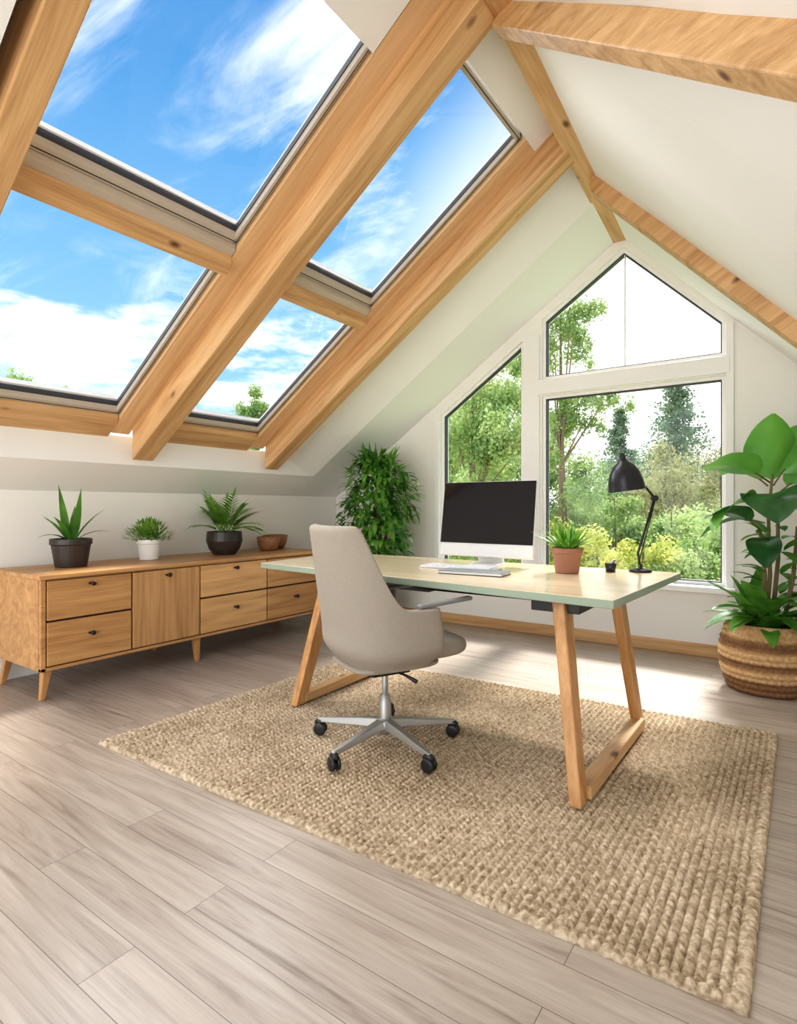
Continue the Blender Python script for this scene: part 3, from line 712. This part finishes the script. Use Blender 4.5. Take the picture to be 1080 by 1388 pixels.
# ------------------------------------------------------------ outside
box('ground_outside',-80,80,5.2,140,-3.3,-3.0,leafmat('grass',(.14,.22,.05),(.25,.34,.10),scale=1,trans=0),bevel=0)
bark=plain('tree_bark',(.17,.12,.08),.9)
def canopy(kind,seed,n,ls,R,h,c):
    rs=np.random.RandomState(seed)
    if kind=='round':
        m=40; bl=rs.normal(size=(m,3)); bl/=np.linalg.norm(bl,axis=1)[:,None]; bl*=rs.uniform(.3,.82,(m,1)); br=rs.uniform(.16,.32,m)*min(R,h)
        bl=bl*np.array([R,R,h])
    elif kind=='sparse':
        pts=[];br=[]
        for k_ in range(30):
            a=rs.uniform(0,6.28); z0=rs.uniform(-.7,.78); ln=R*rs.uniform(.5,1.0)*(1-.40*abs(z0))
            for q in np.linspace(.2,1,5):
                pts.append((ln*q*math.cos(a),ln*q*math.sin(a),(z0+.25*q-.22*q*q)*h+rs.uniform(-.1,.1))); br.append((.34-.14*q)*R*.42)
        bl=np.array(pts);br=np.array(br)
    else:
        pts=[];br=[]
        for lev in np.linspace(-.8,1,13):
            rr=R*(.95*(1-lev)/2+.05)*rs.uniform(.75,1.15); mm=max(3,int(9*(1-lev)/2+3))
            for k_ in range(mm):
                a=rs.uniform(0,6.28)
                for q in (.2,.45,.7,1.0):
                    pts.append((rr*q*math.cos(a),rr*q*math.sin(a),lev*h-.05*h*q+rs.uniform(-.03,.03)*h)); br.append(.13*R+.05*R*(1-lev))
        bl=np.array(pts);br=np.array(br)
    ch=rs.randint(0,len(bl),n); d=rs.normal(size=(n,3)); d/=np.linalg.norm(d,axis=1)[:,None]
    dd=d*br[ch][:,None]*rs.uniform(.3,1.15,(n,1))
    if kind=='sparse': dd=dd*np.array([.9,.9,1.5])
    if kind=='cone': dd=dd*np.array([1.2,1.2,.9])
    cc=bl[ch]+dd
    nrm=d+rs.normal(size=(n,3))*.6; nrm/=np.linalg.norm(nrm,axis=1)[:,None]
    t=np.cross(nrm,rs.normal(size=(n,3))); t/=np.linalg.norm(t,axis=1)[:,None]; b_=np.cross(nrm,t)
    s=ls*rs.uniform(.6,1.3,(n,1))
    V=np.stack([cc-t*s,cc-b_*s*.6,cc+t*s,cc+b_*s*.6],1).reshape(-1,3)+np.array(c)
    V=V.tolist(); F=[(4*i,4*i+1,4*i+2,4*i+3) for i in range(n)]
    parts=[]
    c=np.array(c)
    parts.append(tube([tuple(c+np.array(q)) for q in ((0,0,-c[2]-3.0),(.05,0,-h*.5),(0,.05,0),(0,0,h*.7))],[.14,.10,.05,.015],8))
    for q in range(min(10,len(bl))):
        e=bl[(q*7)%len(bl)]; parts.append(tube([tuple(c+np.array((0,0,min(e[2],0)-.25*h+.03*q))),tuple(c+e*.9)],[.03,.008],6))
    tv,tf=merge(parts)
    return V,F,tv,tf
def at(u,t): return (-.574*t+.819*u*t, .819*t+.574*u*t)
PAL=dict(y=((.36,.42,.10),(.72,.70,.22)),m=((.14,.24,.07),(.34,.43,.15)),l=((.24,.36,.11),(.50,.58,.25)),o=((.20,.22,.09),(.44,.41,.20)),d=((.07,.13,.07),(.17,.24,.13)))
T=[('deciduous_trees','sparse',.13,12,-1.5,5.0,2.1,1,'l',26000,.045),
   ('deciduous_trees','round',.02,15,-2,4.6,2.2,2,'m',12000,.055),
   ('deciduous_trees','round',.16,22,-2,8.6,3.0,31,'l',20000,.065),
   ('deciduous_trees','sparse',.285,13,-1.0,6.9,1.75,3,'m',20000,.038),
   ('deciduous_trees','round',.24,20,-2,5.0,1.8,4,'m',12000,.06),
   ('deciduous_trees','round',.33,21,-2,3.6,2.3,5,'m',12000,.06),
   ('pine_trees','cone',.49,30,0,8.4,3.0,6,'d',14000,.085),
   ('pine_trees','cone',.39,34,-1,6.9,2.4,7,'d',9000,.09),
   ('deciduous_trees','round',.47,24,-2,4.2,2.8,8,'o',13000,.07),
   ('deciduous_trees','round',.57,27,-2,4.8,2.8,9,'o',13000,.07),
   ('deciduous_trees','round',.42,40,-2,5.2,4.5,10,'d',11000,.11),
   ('deciduous_trees','round',.62,42,-2,6.2,4.5,11,'m',11000,.11),
   ('deciduous_trees','round',.05,24,-2,6.0,3,12,'m',10000,.08),
   ('garden_shrubs','round',.27,12,-2.2,1.15,1.3,13,'y',12000,.042),
   ('garden_shrubs','round',.35,10.5,-2.2,1.25,1.1,14,'y',12000,.04),
   ('garden_shrubs','round',.43,12.5,-2.2,.8,1.2,15,'y',10000,.045),
   ('garden_shrubs','round',.52,12,-2.2,.9,1.2,16,'l',10000,.045),
   ('garden_shrubs','round',.60,13.5,-2.2,1.5,1.6,17,'m',10000,.05),
   ('garden_shrubs','round',.16,13,-2.2,1.1,1.3,18,'y',10000,.05),
   ('garden_shrubs','round',.06,11,-2.2,1.3,1.2,19,'l',10000,.05),
   ('garden_shrubs','round',.48,17,-2.2,1.6,1.8,23,'l',10000,.055),
   ('garden_shrubs','round',.38,17,-2.2,2.0,1.7,24,'m',10000,.055),
   ('deciduous_trees','round',-.253,30,2.5,8.1,1.35,20,'m',9000,.07),
   ('deciduous_trees','round',-.66,34,3,9.6,2.6,21,'m',8000,.09),
   ('deciduous_trees','round',-.575,38,4,9.8,1.6,22,'m',8000,.09),
   ('deciduous_trees','round',-.74,34,3,10.2,2.6,25,'m',8000,.09),
]
groups={}
for n_,k_,u,t,z0,z1,R,sd,pal,nn,ls in T:
    x,y=at(u,t); V,F,tv,tf=canopy(k_,sd,nn,ls,R,(z1-z0)/2,(x,y,(z0+z1)/2))
    G=groups.setdefault(n_,{}); G.setdefault(pal,[]).append((V,F)); G.setdefault('bark',[]).append((tv,tf))
for n_,G in groups.items():
    V=[];F=[];mi=[];mats=[]
    for pi,(pal,parts) in enumerate(G.items()):
        mats.append(bark if pal=='bark' else leafmat(n_+'_leaf_'+pal,*PAL[pal],rough=.7,trans=.35,scale=1.2))
        v,f=merge(parts); o=len(V); V+=v; F+=[tuple(i+o for i in ff) for ff in f]; mi+=[pi]*len(f)
    mk(n_,V,F,None,None,mats=mats,mi=mi)

# ------------------------------------------------------------ world and lights
w=bpy.data.worlds.new('sky'); scn.world=w; w.use_nodes=True; nt=w.node_tree; nt.nodes.clear()
out=nt.nodes.new('ShaderNodeOutputWorld'); bg=nt.nodes.new('ShaderNodeBackground'); nt.links.new(bg.outputs[0],out.inputs[0])
tc=nt.nodes.new('ShaderNodeTexCoord'); nrmn=nt.nodes.new('ShaderNodeVectorMath'); nrmn.operation='NORMALIZE'; nt.links.new(tc.outputs['Generated'],nrmn.inputs[0])
sp=nt.nodes.new('ShaderNodeSeparateXYZ'); nt.links.new(nrmn.outputs[0],sp.inputs[0])
cr=nt.nodes.new('ShaderNodeValToRGB'); e=cr.color_ramp.elements
e[0].position=0; e[0].color=(.50,.46,.38,1); e[1].position=1; e[1].color=(.04,.18,.48,1)
for p_,c_ in ((.49,(.62,.58,.50,1)),(.505,(.64,.80,.95,1)),(.58,(.34,.60,.84,1)),(.68,(.21,.46,.74,1)),(.80,(.095,.30,.61,1))):
    q=e.new(p_); q.color=c_
mr=nt.nodes.new('ShaderNodeMapRange'); mr.inputs['From Min'].default_value=-1; nt.links.new(sp.outputs['Z'],mr.inputs['Value']); nt.links.new(mr.outputs[0],cr.inputs['Fac'])
za=nt.nodes.new('ShaderNodeMath'); za.operation='ADD'; za.inputs[1].default_value=.18; nt.links.new(sp.outputs['Z'],za.inputs[0])
zm=nt.nodes.new('ShaderNodeMath'); zm.operation='MAXIMUM'; zm.inputs[1].default_value=.05; nt.links.new(za.outputs[0],zm.inputs[0])
cv=nt.nodes.new('ShaderNodeCombineXYZ')
for ax in 'XY':
    dv=nt.nodes.new('ShaderNodeMath'); dv.operation='DIVIDE'; nt.links.new(sp.outputs[ax],dv.inputs[0]); nt.links.new(zm.outputs[0],dv.inputs[1]); nt.links.new(dv.outputs[0],cv.inputs[ax])
mp=nt.nodes.new('ShaderNodeMapping'); mp.inputs['Rotation'].default_value=(0,0,rad(-35)); mp.inputs['Scale'].default_value=(.8,2.6,1); mp.inputs['Location'].default_value=(.35,.9,0)
nt.links.new(cv.outputs[0],mp.inputs['Vector'])
cn=nt.nodes.new('ShaderNodeTexNoise'); cn.inputs['Scale'].default_value=1.2; cn.inputs['Detail'].default_value=10; cn.inputs['Roughness'].default_value=.62; cn.inputs['Distortion'].default_value=.7
nt.links.new(mp.outputs[0],cn.inputs['Vector'])
cl=nt.nodes.new('ShaderNodeMapRange'); cl.interpolation_type='SMOOTHSTEP'; cl.inputs['From Min'].default_value=.46; cl.inputs['From Max'].default_value=.80
nt.links.new(cn.outputs['Fac'],cl.inputs['Value'])
cn2=nt.nodes.new('ShaderNodeTexNoise'); cn2.inputs['Scale'].default_value=3.8; cn2.inputs['Detail'].default_value=10; cn2.inputs['Roughness'].default_value=.62
mp2=nt.nodes.new('ShaderNodeMapping'); mp2.inputs['Scale'].default_value=(1,1,3.2); nt.links.new(nrmn.outputs[0],mp2.inputs['Vector']); nt.links.new(mp2.outputs[0],cn2.inputs['Vector'])
cl2=nt.nodes.new('ShaderNodeMapRange'); cl2.interpolation_type='SMOOTHSTEP'; cl2.inputs['From Min'].default_value=.44; cl2.inputs['From Max'].default_value=.60
nt.links.new(cn2.outputs['Fac'],cl2.inputs['Value'])
lo=nt.nodes.new('ShaderNodeMapRange'); lo.interpolation_type='SMOOTHSTEP'; lo.inputs['From Min'].default_value=.24; lo.inputs['From Max'].default_value=.42
lo.inputs['To Min'].default_value=1; lo.inputs['To Max'].default_value=0
nt.links.new(sp.outputs['Z'],lo.inputs['Value'])
m1=nt.nodes.new('ShaderNodeMath'); m1.operation='MULTIPLY'; nt.links.new(cl2.outputs[0],m1.inputs[0]); nt.links.new(lo.outputs[0],m1.inputs[1])
m1b=nt.nodes.new('ShaderNodeMath'); m1b.operation='MAXIMUM'; nt.links.new(m1.outputs[0],m1b.inputs[0]); nt.links.new(cl.outputs[0],m1b.inputs[1])
dt=nt.nodes.new('ShaderNodeVectorMath'); dt.operation='DOT_PRODUCT'; dt.inputs[1].default_value=Vector((-.1,.97,.15)).normalized(); nt.links.new(nrmn.outputs[0],dt.inputs[0])
gl=nt.nodes.new('ShaderNodeMapRange'); gl.interpolation_type='SMOOTHSTEP'; gl.inputs['From Min'].default_value=.80; gl.inputs['From Max'].default_value=.95
nt.links.new(dt.outputs['Value'],gl.inputs['Value'])
gt=nt.nodes.new('ShaderNodeMath'); gt.operation='GREATER_THAN'; gt.inputs[1].default_value=0; nt.links.new(sp.outputs['Z'],gt.inputs[0])
m2=nt.nodes.new('ShaderNodeMath'); m2.operation='MAXIMUM'; nt.links.new(m1b.outputs[0],m2.inputs[0]); nt.links.new(gl.outputs[0],m2.inputs[1])
m3=nt.nodes.new('ShaderNodeMath'); m3.operation='MULTIPLY'; nt.links.new(m2.outputs[0],m3.inputs[0]); nt.links.new(gt.outputs[0],m3.inputs[1])
mx=nt.nodes.new('ShaderNodeMix'); mx.data_type='RGBA'; mx.inputs['B'].default_value=(1.15,1.12,1.1,1)
nt.links.new(m3.outputs[0],mx.inputs['Factor']); nt.links.new(cr.outputs['Color'],mx.inputs['A']); nt.links.new(mx.outputs['Result'],bg.inputs['Color'])
bg.inputs['Strength'].default_value=1.0

def sun(name,travel,strength,angle,col):
    l=bpy.data.lights.new(name,'SUN'); l.energy=strength; l.angle=rad(angle); l.color=col
    o=bpy.data.objects.new(name,l); coll.objects.link(o); o.rotation_euler=Vector(travel).to_track_quat('-Z','Y').to_euler(); o.location=(0,0,8)
sun('sun',(.05,-.70,-.71),6.0,11,(1,.96,.90))
sun('skylight_fill_sun',(.70,-.12,-.70),6.8,75,(1,.985,.96))  # added wide sun, boosts the soft daylight through the skylights
sun('rear_fill_sun',(-.40,.9,.0),3.2,85,(1,.975,.93))  # added fill sun, brightens the room through its open back

# ------------------------------------------------------------ camera
cd=bpy.data.cameras.new('camera'); co=bpy.data.objects.new('camera',cd); coll.objects.link(co); scn.camera=co
cd.sensor_fit='HORIZONTAL'; cd.sensor_width=36; cd.lens=36*771/1080; cd.shift_y=-7/1080
cd.clip_start=.05; cd.clip_end=500
co.location=(0,0,1.12); co.rotation_euler=(rad(90),0,rad(35))
scn.view_settings.view_transform='Standard'; scn.view_settings.exposure=0.30
try: scn.view_settings.look='Medium High Contrast'
except Exception as ex: print('look',ex)
